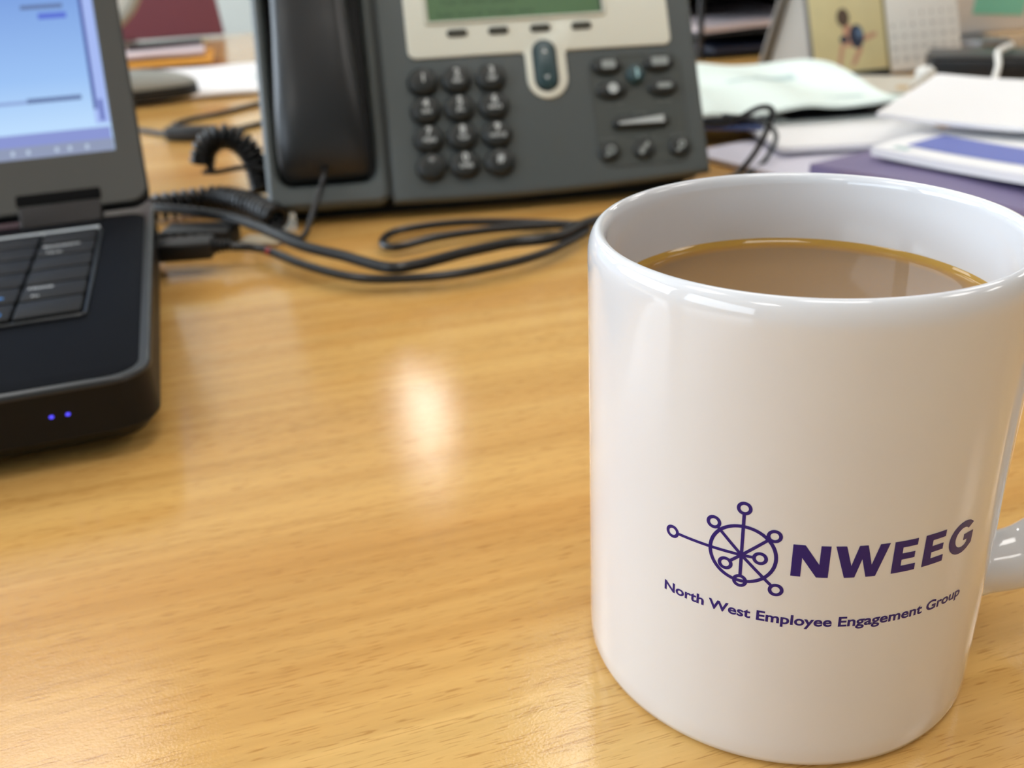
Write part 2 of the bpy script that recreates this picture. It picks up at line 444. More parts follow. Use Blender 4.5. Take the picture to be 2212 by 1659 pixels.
tag(coffee, 'milky brown coffee filling the white mug', 'coffee')

# ------------------------------------------------------------------ laptop
LYAW = R(17.59); ZT = .028
lap = thing('laptop', 'open black laptop at the left with a pale blue glowing screen', 'laptop', (-.1126, .2665, 0), LYAW)
blk = mat('laptop_black', srgb(14, 15, 17), 0.5, spec=.25, bump=.05, bscale=900)
palm = mat('palm_rest', srgb(7, 10, 17), 0.6, spec=.06, bump=.04, bscale=1200)
key_m = mat('laptop_key', srgb(13, 13, 14), 0.55, spec=.25)
bez_m = mat('laptop_bezel', srgb(56, 56, 52), 0.5)
rim_m = mat('laptop_rim', srgb(38, 41, 45), 0.3)
Wl = .335; Dl = .232
add('base', prism(rrect(-Wl, 0, 0, Dl, .013, 8), .0055, ZT - .0018, .0, 3, .005), blk, lap)
add('deck_rim', prism(rrect(-Wl - .0005, -.0005, .0005, Dl, .013, 8), ZT - .0018, ZT, .0012, 3), rim_m, lap)
add('palm_rest', prism(rrect(-Wl + .003, .0026, -.0032, Dl - .03, .010, 8), ZT - .0008, ZT + .0003, .0003, 2), palm, lap)
for fx, fy in ((-.03, .055), (-Wl + .03, .055), (-.03, Dl - .02), (-Wl + .03, Dl - .02)):
    add('rubber_foot', prism(ell(fx, fy, .008, .008, 16), 0, .0065, .001), mat('rubber', srgb(18, 18, 18), .8), lap)
silver = mat('keyboard_edge', srgb(196, 204, 210), 0.3)
kx0, kx1, ky0, ky1 = -.313, -.0215, .0600, .1785
add('keyboard_frame', ringprism(rrect(kx0, ky0, kx1, ky1, .003, 3), rrect(kx0 + .0012, ky0 + .0012, kx1 - .0012, ky1 - .0028, .002, 3), ZT, ZT + .0016, .0004), rim_m, lap)
add('keyboard_edge', box(kx0 + .001, ky1 - .0030, ZT + .0010, kx1 - .001, ky1 - .0002, ZT + .0026, .0004), silver, lap)
leg_w = mat('legend_white', srgb(225, 228, 230), 0.5); leg_b = mat('legend_blue', srgb(70, 150, 235), 0.5)
ROWP = .0190; kme = {}
def lkey(u0, u1, row, text=None, sub=None, blue=None):
    v0 = ky0 + .0016 + row * ROWP + .0006; v1 = v0 + ROWP - .0016
    w = round(u1 - u0, 4)
    if w not in kme:
        o = add('key', prism(rrect(0, 0, w, v1 - v0, .0012, 2), 0, .0024, .0008, 2), key_m, lap); kme[w] = o.data
    else:
        o = bpy.data.objects.new('key', kme[w]); C.objects.link(o); o.parent = lap
    o.location = (u0, v0, ZT + .0003)
    h = v1 - v0
    if text: flat('legend', xf(text_geo(text, .0036, .01, 'LEFT'), T3(.002, h - .0052, .00245)), leg_w, o)
    if sub: flat('legend', xf(text_geo(sub, .0030, .0, 'LEFT'), T3(.004, .0028, .00245)), leg_w, o)
    if blue: flat('legend', xf(text_geo(blue, .0036, .02, 'LEFT'), T3(.0105, .005, .00245)), leg_b, o)
names = {4: 'Backspace', 1: 'Home'}
for row in range(6):
    lkey(-.0462, -.0232, row, names.get(row), {4: 'PgUp', 1: 'Fn'}.get(row))
    u = -.0472
    for k in range(13):
        lkey(u - .0186, u, row, None, None, {1: 'alt', 0: 'ctrl'}.get(row) if k == 0 else None); u -= .0196
led = emis('blue_led', srgb(90, 80, 255), 1.5)
for lu in (-.0303, -.0256):
    add('indicator_light', prism(ell(0, 0, .0007, .0005, 12), 0, .0006), led, lap, M=Matrix(((1, 0, 0, lu), (0, 0, -1, .0002), (0, 1, 0, .0188), (0, 0, 0, 1))))
LEAN = .8241
LM = Matrix(((1, 0, 0, .0004), (0, math.sin(LEAN), -math.cos(LEAN), .2014), (0, math.cos(LEAN), math.sin(LEAN), .0341), (0, 0, 0, 1)))
HW, HH = .3355, .232
lid = add('lid', prism(rrect(-HW, 0, 0, HH, .009, 6), -.0085, -.0012, 0, 3, .003), blk, lap, M=LM)
add('bezel', ringprism(rrect(-HW + .0005, .0005, -.0005, HH, .009, 6), rrect(-HW + .0125, .0318, -.0125, HH - .014, .0006, 6), -.0016, .0, .0006), bez_m, lap, M=LM)
# display: a lit panel, with what it shows as flat lit shapes
sx0, sx1, sy0, sy1 = -HW + .0125, -.0125, .0318, HH - .014
dm = bpy.data.materials.new('display'); dm.use_nodes = True; nt = dm.node_tree; nt.nodes.clear()
em = nt.nodes.new('ShaderNodeEmission'); om = nt.nodes.new('ShaderNodeOutputMaterial'); nt.links.new(em.outputs[0], om.inputs[0])
tc = nt.nodes.new('ShaderNodeTexCoord'); sp = nt.nodes.new('ShaderNodeSeparateXYZ'); nt.links.new(tc.outputs['Generated'], sp.inputs[0])
rp = nt.nodes.new('ShaderNodeValToRGB'); e = rp.color_ramp.elements
e[0].position = .10; e[0].color = srgb(190, 222, 255); e[1].position = .55; e[1].color = srgb(128, 164, 226)
k_ = e.new(.26); k_.color = srgb(158, 196, 246)
nt.links.new(sp.outputs[2], rp.inputs[0]); nt.links.new(rp.outputs[0], em.inputs[0]); em.inputs[1].default_value = 1.0
disp = add('screen', box(sx0, sy0, -.0016, sx1, sy1, -.0011), dm, lid, M=LM, smooth=False)
def patch(x0, y0, x1, y1, m, z=-.00105, name='screen_text'):
    # sub-parts hang under the lid's screen: keep the depth at thing > part > sub-part
    add(name, box(x0, y0, z - .00003, x1, y1, z, 0), m, lid, M=LM, smooth=False)
patch(-.30, .0318, -.0128, .0395, emis('taskbar_grey', srgb(146, 156, 184)), name='taskbar')
patch(-.30, .0395, -.0132, .0468, emis('taskbar_blue', srgb(140, 152, 212)), name='window_border')
patch(-.0195, .049, -.0128, sy1, emis('scroll_track', srgb(168, 188, 244)), name='scroll_bar')
patch(-.0195, .058, -.0178, sy1, emis('scroll_line', srgb(78, 92, 160)), -.00100, name='scroll_edge')
patch(-.0170, .0505, -.0150, .0640, emis('scroll_thumb', srgb(104, 116, 186)), -.00100, name='scroll_thumb')
patch(-.0500, .0650, -.0245, .0680, emis('text_grey', srgb(104, 124, 168)))
patch(-.0900, .0650, -.0500, .0670, emis('text_pale', srgb(142, 164, 214)))
patch(-.0400, .1185, -.0262, .1225, emis('text_blue', srgb(96, 118, 214)))
patch(-.0480, .1255, -.0275, .1285, emis('text_grey', srgb(104, 124, 168)))
for k, x in enumerate((-.060, -.053, -.040, -.034, -.026)):
    patch(x, .0345, x + .0016, .0372, emis('tray_icon', srgb(190, 205, 226)), -.00100, name='tray_icon')
hinge_m = mat('hinge', srgb(34, 31, 32), 0.5, spec=.3)
for hu0, hu1 in ((-.0595, -.0225), (-HW + .0225, -HW + .0595)):
    h = add('hinge', prism(rrect(hu0, -.0085, hu1, .0045, .002, 3), -.007, .0005, .0012), hinge_m, lap, M=LM)
    add('hinge_slot', prism(rrect(hu0 - .0005, .0040, hu1 + .0005, .0105, .0012, 3), -.0002, .0004), mat('slot_black', srgb(6, 6, 6), .8, spec=.1), h, M=LM)
tag(lid); 

# ------------------------------------------------------------------ telephone
PYAW, PT = .1127, 1.0395
pho = thing('desk_telephone', 'charcoal office desk telephone with a green display behind the mug', 'telephone', (-.1296, .5124, 0), PYAW)
PM = Matrix(((1, 0, 0, 0), (0, math.cos(PT), -math.sin(PT), 0), (0, math.sin(PT), math.cos(PT), .0142), (0, 0, 0, 1)))
pg = mat('phone_grey', srgb(84, 91, 92), 0.45, var=.03, vscale=60, bump=.06, bscale=1500)
pdark = mat('phone_dark', srgb(40, 43, 44), 0.45)
pblk = mat('phone_black', srgb(14, 14, 15), 0.6)
def curved_bottom(u0, u1, v1, r, n=12):
    P = []
    for k in range(n + 1):
        u = u0 + (u1 - u0) * k / n; t = (u / .2527); P.append((u, -.0052 * (1 - (2 * t - 1) ** 2) + .0002))
    P += [(u1, v1 - r)] + [(u1 - r + r * math.cos(R(a)), v1 - r + r * math.sin(R(a))) for a in range(15, 91, 15)]
    P += [(u0 + r + r * math.cos(R(a)), v1 - r + r * math.sin(R(a))) for a in range(90, 180, 15)] + [(u0, v1 - r)]
    return P
face = add('faceplate', prism(curved_bottom(.0690, .2527, .149, .01), -.0055, 0, .003, 3), pg, pho, M=PM)
add('rear_shell', prism(rrect(.0700, .0, .2515, .146, .008, 5), -.0165, -.0054), pblk, pho, M=PM)
add('rear_shell', prism(rrect(.001, .0, .0660, .146, .005, 5), -.0165, -.0090), pblk, pho, M=PM)
# cradle side: outer frame around a deep well
Po = rrect(0, -.0030, .0668, .149, .006, 8); Pi = rrect(.0068, .0092, .0608, .1455, .008, 8)
add('cradle', ringprism(Po, Pi, -.0088, 0, .0022), pg, pho, M=PM)
add('cradle_well', prism(rrect(.002, .003, .064, .147, .006, 6), -.0088, -.0082), pblk, pho, M=PM)
add('seam', prism(rrect(.0664, .0, .0694, .147, .001, 2), -.0150, -.0035), pdark, pho, M=PM)
# stand / underside
prf = [(.017, 0), (.145, 0), (.145, .03), (.112, .122), (.0880, .1255), (.0165, .0048)]
n_ = len(prf); V = [(u, y, z) for u in (.012, .242) for y, z in prf]
add('stand', (V, [tuple(range(n_)), tuple(n_ + k for k in range(n_))] + [(k, (k + 1) % n_, n_ + (k + 1) % n_, n_ + k) for k in range(n_)]), pblk, pho, smooth=False)
# cream display surround with the tongue around the scroll rocker
def arc(cx, cy, r, a0, a1, n=6): return [(cx + r * math.cos(R(a0 + (a1 - a0) * k / n)), cy + r * math.sin(R(a0 + (a1 - a0) * k / n))) for k in range(n + 1)]
tx0, tx1, tr = .1515, .1750, .01175
B = arc(.0850 + .005, .0770 + .005, .005, 180, 270) + [(.120, .0770)] + arc(tx0 - .002, .0750, .002, 90, 0, 3)
B += arc(.16325, .0490 + tr, tr, 180, 360, 14) + arc(tx1 + .002, .0748, .002, 180, 90, 3)
B += [(.20, .0768)] + arc(.2378 - .004, .0765 + .004, .004, 270, 360) + arc(.2378 - .005, .140, .005, 0, 90) + arc(.0850 + .005, .140, .005, 90, 180)
cream = mat('cream_plastic', srgb(232, 234, 222), 0.45)
bz = add('display_surround', prism(B, -.001, .0016, .0008, 2), cream, pho, M=PM)
add('display_rim', ringprism(rrect(.0958, .0955, .2012, .140, .002, 3), rrect(.0984, .0978, .1990, .138, .0008, 3), .001, .0030, .0008), mat('rim_cream', srgb(205, 207, 194), .45), bz, M=PM)
lcd = mat('green_lcd', srgb(82, 118, 80), 0.3, var=.06, vscale=25)
scr = add('display', box(.0982, .0976, .001, .1992, .1382, .0019), lcd, pho, M=PM, smooth=False)
ltx = mat('lcd_text', srgb(58, 88, 58), .4)
def ltext(s, u, v, size=.0040): flat('display_text', xf(text_geo(s, size, .02, 'LEFT'), PM @ T3(u, v, .00195)), ltx, scr)
ltext('Redial  NewCall  CFwdALL  more', .1035, .1000); ltext('Your current options', .1060, .1072, .0050); ltext('1', .19, .125)
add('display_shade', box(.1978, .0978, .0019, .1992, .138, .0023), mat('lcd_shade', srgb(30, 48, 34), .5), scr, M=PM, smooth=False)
sk = mat('softkey', srgb(58, 58, 48), 0.5)
for u in (.1140, .1377, .1620, .1860):
    add('soft_key', prism(rrect(u - .0059, .0882, u + .0059, .0925, .0021, 4), .0012, .0028, .0006), sk, pho, M=PM)
teal = mat('rocker_teal', srgb(44, 70, 76), 0.35)
add('rocker_shadow_gap', prism(rrect(.1555, .0528, .1697, .0834, .0071, 8), .0012, .0018), pblk, bz, M=PM)
rk = add('scroll_rocker', prism(rrect(.1564, .0537, .1688, .0825, .0062, 8), .0014, .0040, .0016), teal, pho, M=PM)
legend = mat('phone_legend', srgb(200, 206, 208), 0.5)
for vv, sgn in ((.0758, 1), (.0602, -1)):
    flat('arrow', ([(.1626 - .0015, vv - .0011 * sgn, .00405), (.1626 + .0015, vv - .0011 * sgn, .00405), (.1626, vv + .0014 * sgn, .00405)], [(0, 1, 2)]), legend, rk, PM)
def dome(a, b, h, n=28):
    prof = [(1.0, -.001), (1.0, h * .25), (.97, h * .55), (.88, h * .8), (.7, h * .94), (.4, h)]
    V = [(a * s * math.cos(2 * math.pi * k / n), b * s * math.sin(2 * math.pi * k / n), z) for s, z in prof for k in range(n)]
    Fc = [(i * n + k, i * n + (k + 1) % n, (i + 1) * n + (k + 1) % n, (i + 1) * n + k) for i in range(len(prof) - 1) for k in range(n)]
    Fc.append(tuple((len(prof) - 1) * n + k for k in range(n))); return V, Fc
pkey = mat('phone_key', srgb(33, 37, 37), 0.42)
digs = [('1', ''), ('2', 'ABC'), ('3', 'DEF'), ('4', 'GHI'), ('5', 'JKL'), ('6', 'MNO'), ('7', 'PQRS'), ('8', 'TUV'), ('9', 'WXYZ'), ('*', ''), ('0', 'OPER'), ('#', '')]
for i, (d, sub) in enumerate(digs):
    u = (.0917, .1108, .1305)[i % 3]; v = (.0642, .0477, .0312, .0151)[i // 3]
    M_ = PM @ T3(u, v - .0012, 0)
    k = add('key', dome(.0088, .0083, .0054), pkey, pho, M=M_)
    g = xf(text_geo(d, .0066, .03), T3(0.0004, .0008 if sub else -.0010, .0057))
    if sub: g = join(g, xf(text_geo(sub, .0031, .03), T3(0.0004, -.0028, .0057)))
    flat('key_legend', g, legend, k, M_)
add('function_panel', ringprism(rrect(.1872, .0062, .2424, .0722, .009, 6), rrect(.1884, .0074, .2412, .0710, .008, 6), -.0005, .0006, .0003), mat('panel_edge', srgb(70, 75, 74), .5), pho, M=PM)
add('function_well', prism(rrect(.1880, .0070, .2416, .0714, .0085, 6), -.0005, .0003), mat('panel_face', srgb(70, 75, 73), .45), pho, M=PM)
glow = mat('button_legend', srgb(188, 196, 198), .5)
for u, v, t in ((.1985, .0655, 'mail'), (.2287, .0655, '[ ][ ]'), (.1995, .0510, '@'), (.2297, .0510, 'set')):
    k = add('oval_button', dome(.0092, .0052, .0036), pkey, pho, M=PM @ T3(u, v, 0))
    add('symbol', prism({'mail': rrect(-.0040, -.0022, .0040, .0026, .001, 3), '[ ][ ]': rrect(-.0048, -.0022, .0048, .0026, .0006, 3), '@': ell(0, .0004, .0030, .0030, 20), 'set': rrect(-.0042, -.0014, .0042, .0016, .0012, 3)}[t], .0033, .00385), glow if t in ('@',) else mat('dim_legend', srgb(150, 158, 158), .5), k, M=PM @ T3(u + .0004, v, 0))
k = add('help_button', dome(.0056, .0056, .0046), teal, pho, M=PM @ T3(.2145, .0592, 0))
flat('symbol', xf(text_geo('i', .0075, .05), PM @ T3(.2147, .0568, .0048)), mat('pale_cyan', srgb(176, 218, 226), .5), k)
k = add('volume_bar', prism(rrect(.1978, .0278, .2308, .0345, .0033, 5), -.0005, .0036, .0018), pkey, pho, M=PM)
V = [(.2010, .0300), (.2275, .0296), (.2275, .0338), (.2010, .0312)]
add('symbol', prism(V, .0034, .0038), glow, k, M=PM)
for u, s in ((.1940, 0), (.2143, 1), (.2354, 2)):
    k = add('small_button', dome(.0066, .0060, .0030), pkey, pho, M=PM @ T3(u, .0152, 0))
    q = [join(ring2(0.0008, .0006, .0026, .0016, 18), bar2(-.0026, -.0030, .0006, -.0004, .0016)), join(bar2(-.0026, -.0030, .0026, .0034, .0022), bar2(-.003, -.001, .001, .001, .0012)), join(ring2(.0010, .0010, .0022, .0010, 18), bar2(-.0024, -.0030, .0006, -.0006, .0016))][s]
    flat('symbol', xf(q, PM @ T3(u, .0152, .0031)), mat('dim_legend', srgb(150, 158, 158), .5), k)
pt = mat('phone_print', srgb(112, 118, 116), .5)
for s, u, v in (('messages', .199, .0716 - .0006), ('directories', .2285, .0716 - .0006), ('services', .2005, .0432), ('settings', .2297, .0432), ('volume', .2143, .0370), ('headset', .194, .0226), ('mute', .2143, .0226), ('speaker', .2354, .0226)):
    flat('printed_word', xf(text_geo(s, .0030, .0), PM @ T3(u, v - .001, .0007)), pt, pho)
# handset lying in the cradle
sec = [(.0120, .0190, -.006, -.0030), (.0128, .0222, -.0075, -.0005), (.0155, .0242, -.0078, .0035), (.022, .0252, -.0078, .0085), (.034, .0252, -.0078, .0132), (.050, .0244, -.0078, .0165), (.070, .0230, -.0070, .0180), (.095, .0214, -.002, .0180),
       (.112, .0210, -.003, .0178), (.128, .0236, -.0078, .0190), (.136, .0246, -.0078, .016), (.142, .0232, -.0075, .011), (.1442, .020, -.006, .004)]
nn = 28; V, Fc = [], []
for v, hw, n0, n1 in sec:
    cn, hn = (n0 + n1) / 2, (n1 - n0) / 2
    for k in range(nn):
        a = 2 * math.pi * k / nn; ca, sa = math.cos(a), math.sin(a)
        V.append((.0330 + hw * math.copysign(abs(ca) ** .62, ca), v, cn + hn * math.copysign(abs(sa) ** .72, sa)))
for i in range(len(sec) - 1):
    for k in range(nn): Fc.append((i * nn + k, i * nn + (k + 1) % nn, (i + 1) * nn + (k + 1) % nn, (i + 1) * nn + k))
Fc += [tuple(range(nn)), tuple((len(sec) - 1) * nn + k for k in range(nn))]
hs = add('telephone_handset', (V, Fc), mat('handset_grey', srgb(36, 38, 41), 0.33, spec=.5), None, M=PM, angle=60)
hs.location = pho.location; hs.rotation_euler = pho.rotation_euler
tag(hs, 'glossy dark handset resting in the cradle of the desk telephone', 'handset')

# ------------------------------------------------------------------ cords
PW = Matrix.Translation((-.1296, .5124, 0)) @ Matrix.Rotation(PYAW, 4, 'Z')
cab = mat('black_cable', srgb(20, 21, 24), 0.33)
hc = thing('handset_cord', 'coiled black handset cord looping between laptop and telephone', 'cord', (-.15, .54, 0))
HO = T3(.15, -.54, 0)
add('coil', coil([(-.206, .540, .0085), (-.188, .549, .0085), (-.171, .553, .0090), (-.153, .543, .0088), (-.138, .526, .0085), (-.124, .506, .0085)], .0060, .0021, .0052), cab, hc, M=HO, angle=80)
add('coil', coil([(-.145, .566, .009), (-.1465, .569, .0200), (-.1490, .570, .0300), (-.1560, .571, .0385), (-.166, .571, .0415), (-.1755, .570, .0360), (-.1795, .569, .0255)], .0056, .0022, .0038), cab, hc, M=HO, angle=80)
add('lead', tube(smooth_path([(-.1795, .569, .0215), (-.170, .5655, .0220), (-.155, .565, .0240), (-.140, .560, .0240), (-.128, .552, .0245)], 6), .0015), cab, hc, M=HO)
p0 = PW @ PM @ Vector((.0335, .0180, .004)); p1 = PW @ PM @ Vector((.0325, .0105, .0095))
add('lead', tube(smooth_path([p0, p1, p1 + Vector((-.003, -.006, -.008)), (-.107, .490, .0030), (-.116, .4935, .0025), (-.124, .500, .004)], 8), .0016), cab, hc, M=HO)
def cable(name, label, pts, r, m=cab, cat='cable', group=None):
    P = smooth_path(pts, 8); o = thing(name, label, cat, (P[0].x, P[0].y, 0), 0, group)
    M_ = T3(-P[0].x, -P[0].y, 0)
    add('wire', tube(P, r, 10), m, o, M=M_); return o, M_
usb, UM = cable('plugged_cable', 'thin black cable plugged into the laptop side, looping before the telephone', [(-.142, .4475, .0118), (-.121, .4495, .0092), (-.0965, .427, .0075), (-.0725, .408, .0070), (-.051, .4025, .0065), (-.020, .4060, .0065), (.0135, .4255, .006), (.0355, .4525, .0055), (.0420, .4700, .005), (.027, .4830, .0045), (-.021, .4935, .0045), (-.0555, .4840, .0045), (-.0625, .4650, .0045), (-.0545, .4555, .0045), (-.033, .4690, .0045), (.003, .4790, .0045), (.049, .4820, .0035), (.085, .478, .0028), (.112, .492, .0023), (.131, .522, .0023), (.140, .556, .0023)], .0021)
ang = math.atan2(-.004, .030)
pm_ = T3(-.1700 + .142, .4448 - .4475, .0122) @ Matrix.Rotation(R(5), 4, 'Z')
add('plug', box(0, -.0075, -.0045, .0275, .0075, .0045, .0018), mat('plug_black', srgb(22, 22, 23), .5), usb, M=pm_)
for k in range(4): add('strain_relief', lathe([(.0030 - .0003 * k, 0), (.0036 - .0003 * k, .0005), (.0036 - .0003 * k, .0013), (.0030 - .0003 * k, .0018)], 14), cab, usb, M=pm_ @ T3(.0275 + .0022 * k, 0, 0) @ Matrix.Rotation(R(90), 4, 'Y'))
add('ferrule', tube([Vector((-.1165, .4462, .0088)), Vector((-.1145, .4445, .0086))], .0021, 10), mat('red_band', srgb(150, 40, 40), .5), usb, M=UM)
pw, WM = cable('power_cable', 'thick black cable running from behind the laptop towards the mug', [(-.206, .526, .0125), (-.1905, .514, .0150), (-.168, .503, .0150), (-.146, .4935, .0135), (-.1262, .4745, .0125), (-.0998, .4440, .0115), (-.0765, .4255, .0110), (-.0545, .4065, .0108), (-.041, .4085, .0105), (-.020, .4225, .0105), (.002, .4370, .0095), (.0245, .4440, .0090), (.0415, .4665, .0085), (.060, .487, .005), (.088, .489, .0032), (.116, .506, .0029), (.130, .535, .0029), (.136, .562, .0029)], .0027)
pale_m = mat('pale_beige', srgb(214, 200, 172), .3)
add('pale_plate', prism(rrect(-.0125, -.007, .0125, .007, .002, 3), 0, .0005), pale_m, pw, M=WM @ T3(-.1290, .4905, .0012) @ Matrix.Rotation(R(-14), 4, 'Z'))  # thin pale plate beside the cable
# connector block on the laptop's side behind the plug
cb_ = thing('connector_block', 'small black ribbed connector lying behind the laptop plug', 'connector', (-.166, .492, 0), R(-3))
add('housing', box(-.016, -.010, .0, .022, .010, .010, .0015), mat('plug_black', srgb(22, 22, 23), .5), cb_)
for k in range(5): add('rib', box(-.011 + k * .0055, -.0112, .001, -.0085 + k * .0055, -.0095, .0085, .0004), mat('rib_grey', srgb(96, 94, 90), .4), cb_)
cable('desk_cable', 'black cable curling behind the laptop screen with a moulded plug', [(-.200, .985, .0022), (-.232, .935, .0022), (-.256, .893, .0022), (-.278, .868, .0022), (-.284, .842, .0022), (-.273, .815, .0022), (-.262, .795, .003)], .0022)
wv, VM = cable('flat_cable', 'straight black cable on the desk behind the coiled cord', [(-.330, .845, .0022), (-.300, .822, .0022), (-.268, .792, .0035), (-.250, .782, .0045), (-.228, .800, .0025), (-.205, .832, .0022), (-.18, .86, .0022)], .0022)
add('plug', box(-.020, -.0075, .0005, .020, .0075, .0115, .003), mat('plug_black', srgb(22, 22, 23), .5), wv, M=VM @ T3(-.252, .783, 0) @ Matrix.Rotation(R(-14), 4, 'Z'))
cable('telephone_cable', 'thin dark cable standing in a loop beside the telephone', [(.108, .612, .034), (.126, .598, .0300), (.142, .590, .0310), (.1575, .582, .0405), (.1640, .5745, .0400), (.1615, .5735, .0290), (.1560, .5765, .0150), (.1490, .5800, .0040), (.140, .570, .0020), (.115, .548, .0020)], .0018)
cable('telephone_cable', 'dark cable sloping down beyond the looped one next to the papers', [(.150, .640, .026), (.166, .615, .027), (.1755, .603, .020), (.1700, .594, .010), (.1640, .5925, .0030), (.155, .582, .0020), (.145, .565, .0018)], .0016, mat('slate_cable', srgb(58, 64, 68), .5))

# ------------------------------------------------------------------ papers
def sheaf(name, label, cat, cx, cy, w, d, rz, z, th, m, amp=.003, seed=0, group=None, kx=9, ky=7, curl=(0, 0, 0, 0), nx=30, ny=22):
    V, Fc = [], []
    def hgt(x, y):
        a = noise.noise(Vector((x * kx + seed * 3.1, y * ky + seed * 1.7, seed))) * amp
        s, t = x / w + .5, y / d + .5
        return a + curl[0] * (1 - s) * (1 - t) + curl[1] * s * (1 - t) + curl[2] * s * t + curl[3] * (1 - s) * t + amp * .5
    for lay in (0, 1):
        for j in range(ny + 1):
            for i in range(nx + 1):
                x = (i / nx - .5) * w; y = (j / ny - .5) * d
                V.append((x, y, max(0, hgt(x, y)) + (th if lay else 0)))
    N1 = (nx + 1) * (ny + 1); ix = lambda i, j, l: l * N1 + j * (nx + 1) + i
    for j in range(ny):
        for i in range(nx):
            Fc.append((ix(i, j, 1), ix(i + 1, j, 1), ix(i + 1, j + 1, 1), ix(i, j + 1, 1)))
            Fc.append((ix(i, j, 0), ix(i, j + 1, 0), ix(i + 1, j + 1, 0), ix(i + 1, j, 0)))
    for i in range(nx):
        Fc.append((ix(i, 0, 0), ix(i + 1, 0, 0), ix(i + 1, 0, 1), ix(i, 0, 1))); Fc.append((ix(i, ny, 0), ix(i, ny, 1), ix(i + 1, ny, 1), ix(i + 1, ny, 0)))
    for j in range(ny):
        Fc.append((ix(0, j, 0), ix(0, j, 1), ix(0, j + 1, 1), ix(0, j + 1, 0))); Fc.append((ix(nx, j, 0), ix(nx, j + 1, 0), ix(nx, j + 1, 1), ix(nx, j, 1)))
    o = add(name, (V, Fc), m, angle=50); o.location = (cx, cy, z); o.rotation_euler = (0, 0, rz); o['_h'] = 0
    del o['_h']
    tag(o, label, cat, group)
    def on(x, y, dz=.0003): return (x, y, max(0, hgt(x, y)) + th + dz)
    return o, on
def print_on(o, on, x0, y0, x1, y1, m, n=14, name='printed_band', k=3):
    V = [on(x0 + (x1 - x0) * i / n, y0 + (y1 - y0) * j / k) for j in range(k + 1) for i in range(n + 1)]
    Fc = [(j * (n + 1) + i, j * (n + 1) + i + 1, (j + 1) * (n + 1) + i + 1, (j + 1) * (n + 1) + i) for j in range(k) for i in range(n)]
    return flat(name, (V, Fc), m, o)
mint = mat('mint_white_paper', srgb(234, 248, 243), .6, var=.02, vscale=12)
white = mat('white_paper', srgb(248, 248, 250), .6, var=.01, vscale=12)
lav = mat('lavender_paper', srgb(222, 220, 236), .6)
purple = mat('purple_card', srgb(124, 114, 152), .55)
blue = mat('blue_print', srgb(112, 124, 196), .55)
navy = mat('navy_print', srgb(70, 84, 128), .55)
faint = mat('faint_print', srgb(190, 212, 212), .6)
o, on = sheaf('paper_sheaf', 'lowest lavender-white sheets poking out beside the telephone foot', 'papers', .216, .622, .115, .140, R(-60), .0002, .003, lav, .0006, 1)
o, on = sheaf('paper_sheaf', 'white sheaf in the middle layer between the purple folder and mint sheets', 'papers', .2370, .662, .120, .105, R(4), .0042, .0035, white, .0025, 2, curl=(.001, .001, .003, .002))
dk, don = sheaf('card_or_shade_sheet', 'thin dark shade sheet added under the mint-white sheets', 'folder', .2500, .760, .095, .140, R(5), .0108, .0012, mat('gap_shade', srgb(40, 40, 48), .5), .0008, 3)  # dark sheet put in as the shade beneath the mint sheets
o, on = sheaf('paper_sheaf', 'rumpled mint-white sheets on top of the pile behind the telephone', 'papers', .178, .772, .235, .205, R(5), .0136, .0025, mint, .013, 4, kx=15, ky=9, curl=(.0, .0, .0, .004), nx=44, ny=34)
print_on(o, on, .01, .010, .035, .022, faint, name='printed_mark'); print_on(o, on, .045, .045, .08, .058, faint, name='printed_mark')
print_on(o, on, .07, -.045, .10, -.035, faint, name='printed_mark')
o2, on2 = sheaf('card_or_shade_sheet', 'navy edged card tucked under the mint-white sheets next to the telephone', 'card', .130, .716, .13, .09, R(-14), .0112, .0015, navy, .0006, 5)
pf, pon = sheaf('card_folder', 'purple card folder lying on the desk right behind the mug', 'folder', .3736, .5330, .235, .300, R(-60), .0044, .0060, purple, .003, 6)
bk, bon = sheaf('booklet', 'white booklet with a blue printed band on top of the purple folder', 'booklet', .4000, .5380, .210, .297, R(-60), .0138, .0050, white, .005, 7, kx=7, ky=9, curl=(0, 0, .004, .004))
print_on(bk, bon, -.092, -.1345, .095, -.1005, blue)
print_on(bk, bon, -.095, -.1440, -.085, -.138, faint, name='printed_mark')
b2, bon2 = sheaf('paper_sheaf', 'plain white sheets lying over the back of the blue-banded booklet', 'papers', .3760, .5930, .23, .170, R(-35), .0265, .0025, white, .004, 8)

# ------------------------------------------------------------------ desk calendar with a photo
CO = Vector((.2987, .9078, 0)); CYAW, CT = .3017, 1.2165
cal = thing('desk_calendar', 'tent-shaped desk calendar with a beach photo and a page of dates', 'calendar', CO, CYAW)
CM = Matrix(((1, 0, 0, 0), (0, math.cos(CT), -math.sin(CT), 0), (0, math.sin(CT), math.cos(CT), .004), (0, 0, 0, 1)))
board = mat('calendar_board', srgb(168, 168, 164), .5)
add('front_board', box(-.004, -.003, -.003, .168, .125, -.0008, .0006), mat('board_edge', srgb(128, 128, 128), .5), cal, M=CM)
ap = Vector((0, .125 * math.cos(CT), .004 + .125 * math.sin(CT)))
yb = .098
V = [(x, y, z) for x in (-.004, .168) for y, z in ((ap.y, ap.z), (ap.y + .003, ap.z), (yb, 0), (yb - .004, 0))]
add('back_board', (V, [(0, 1, 2, 3), (7, 6, 5, 4)] + [(k, (k + 1) % 4, 4 + (k + 1) % 4, 4 + k) for k in range(4)]), mat('board_edge', srgb(128, 128, 128), .5), cal, smooth=False)
V = [(x, y, z) for x in (.006, .007) for y, z in ((.005, .004), (yb - .006, .001), (ap.y + .001, ap.z - .004))]
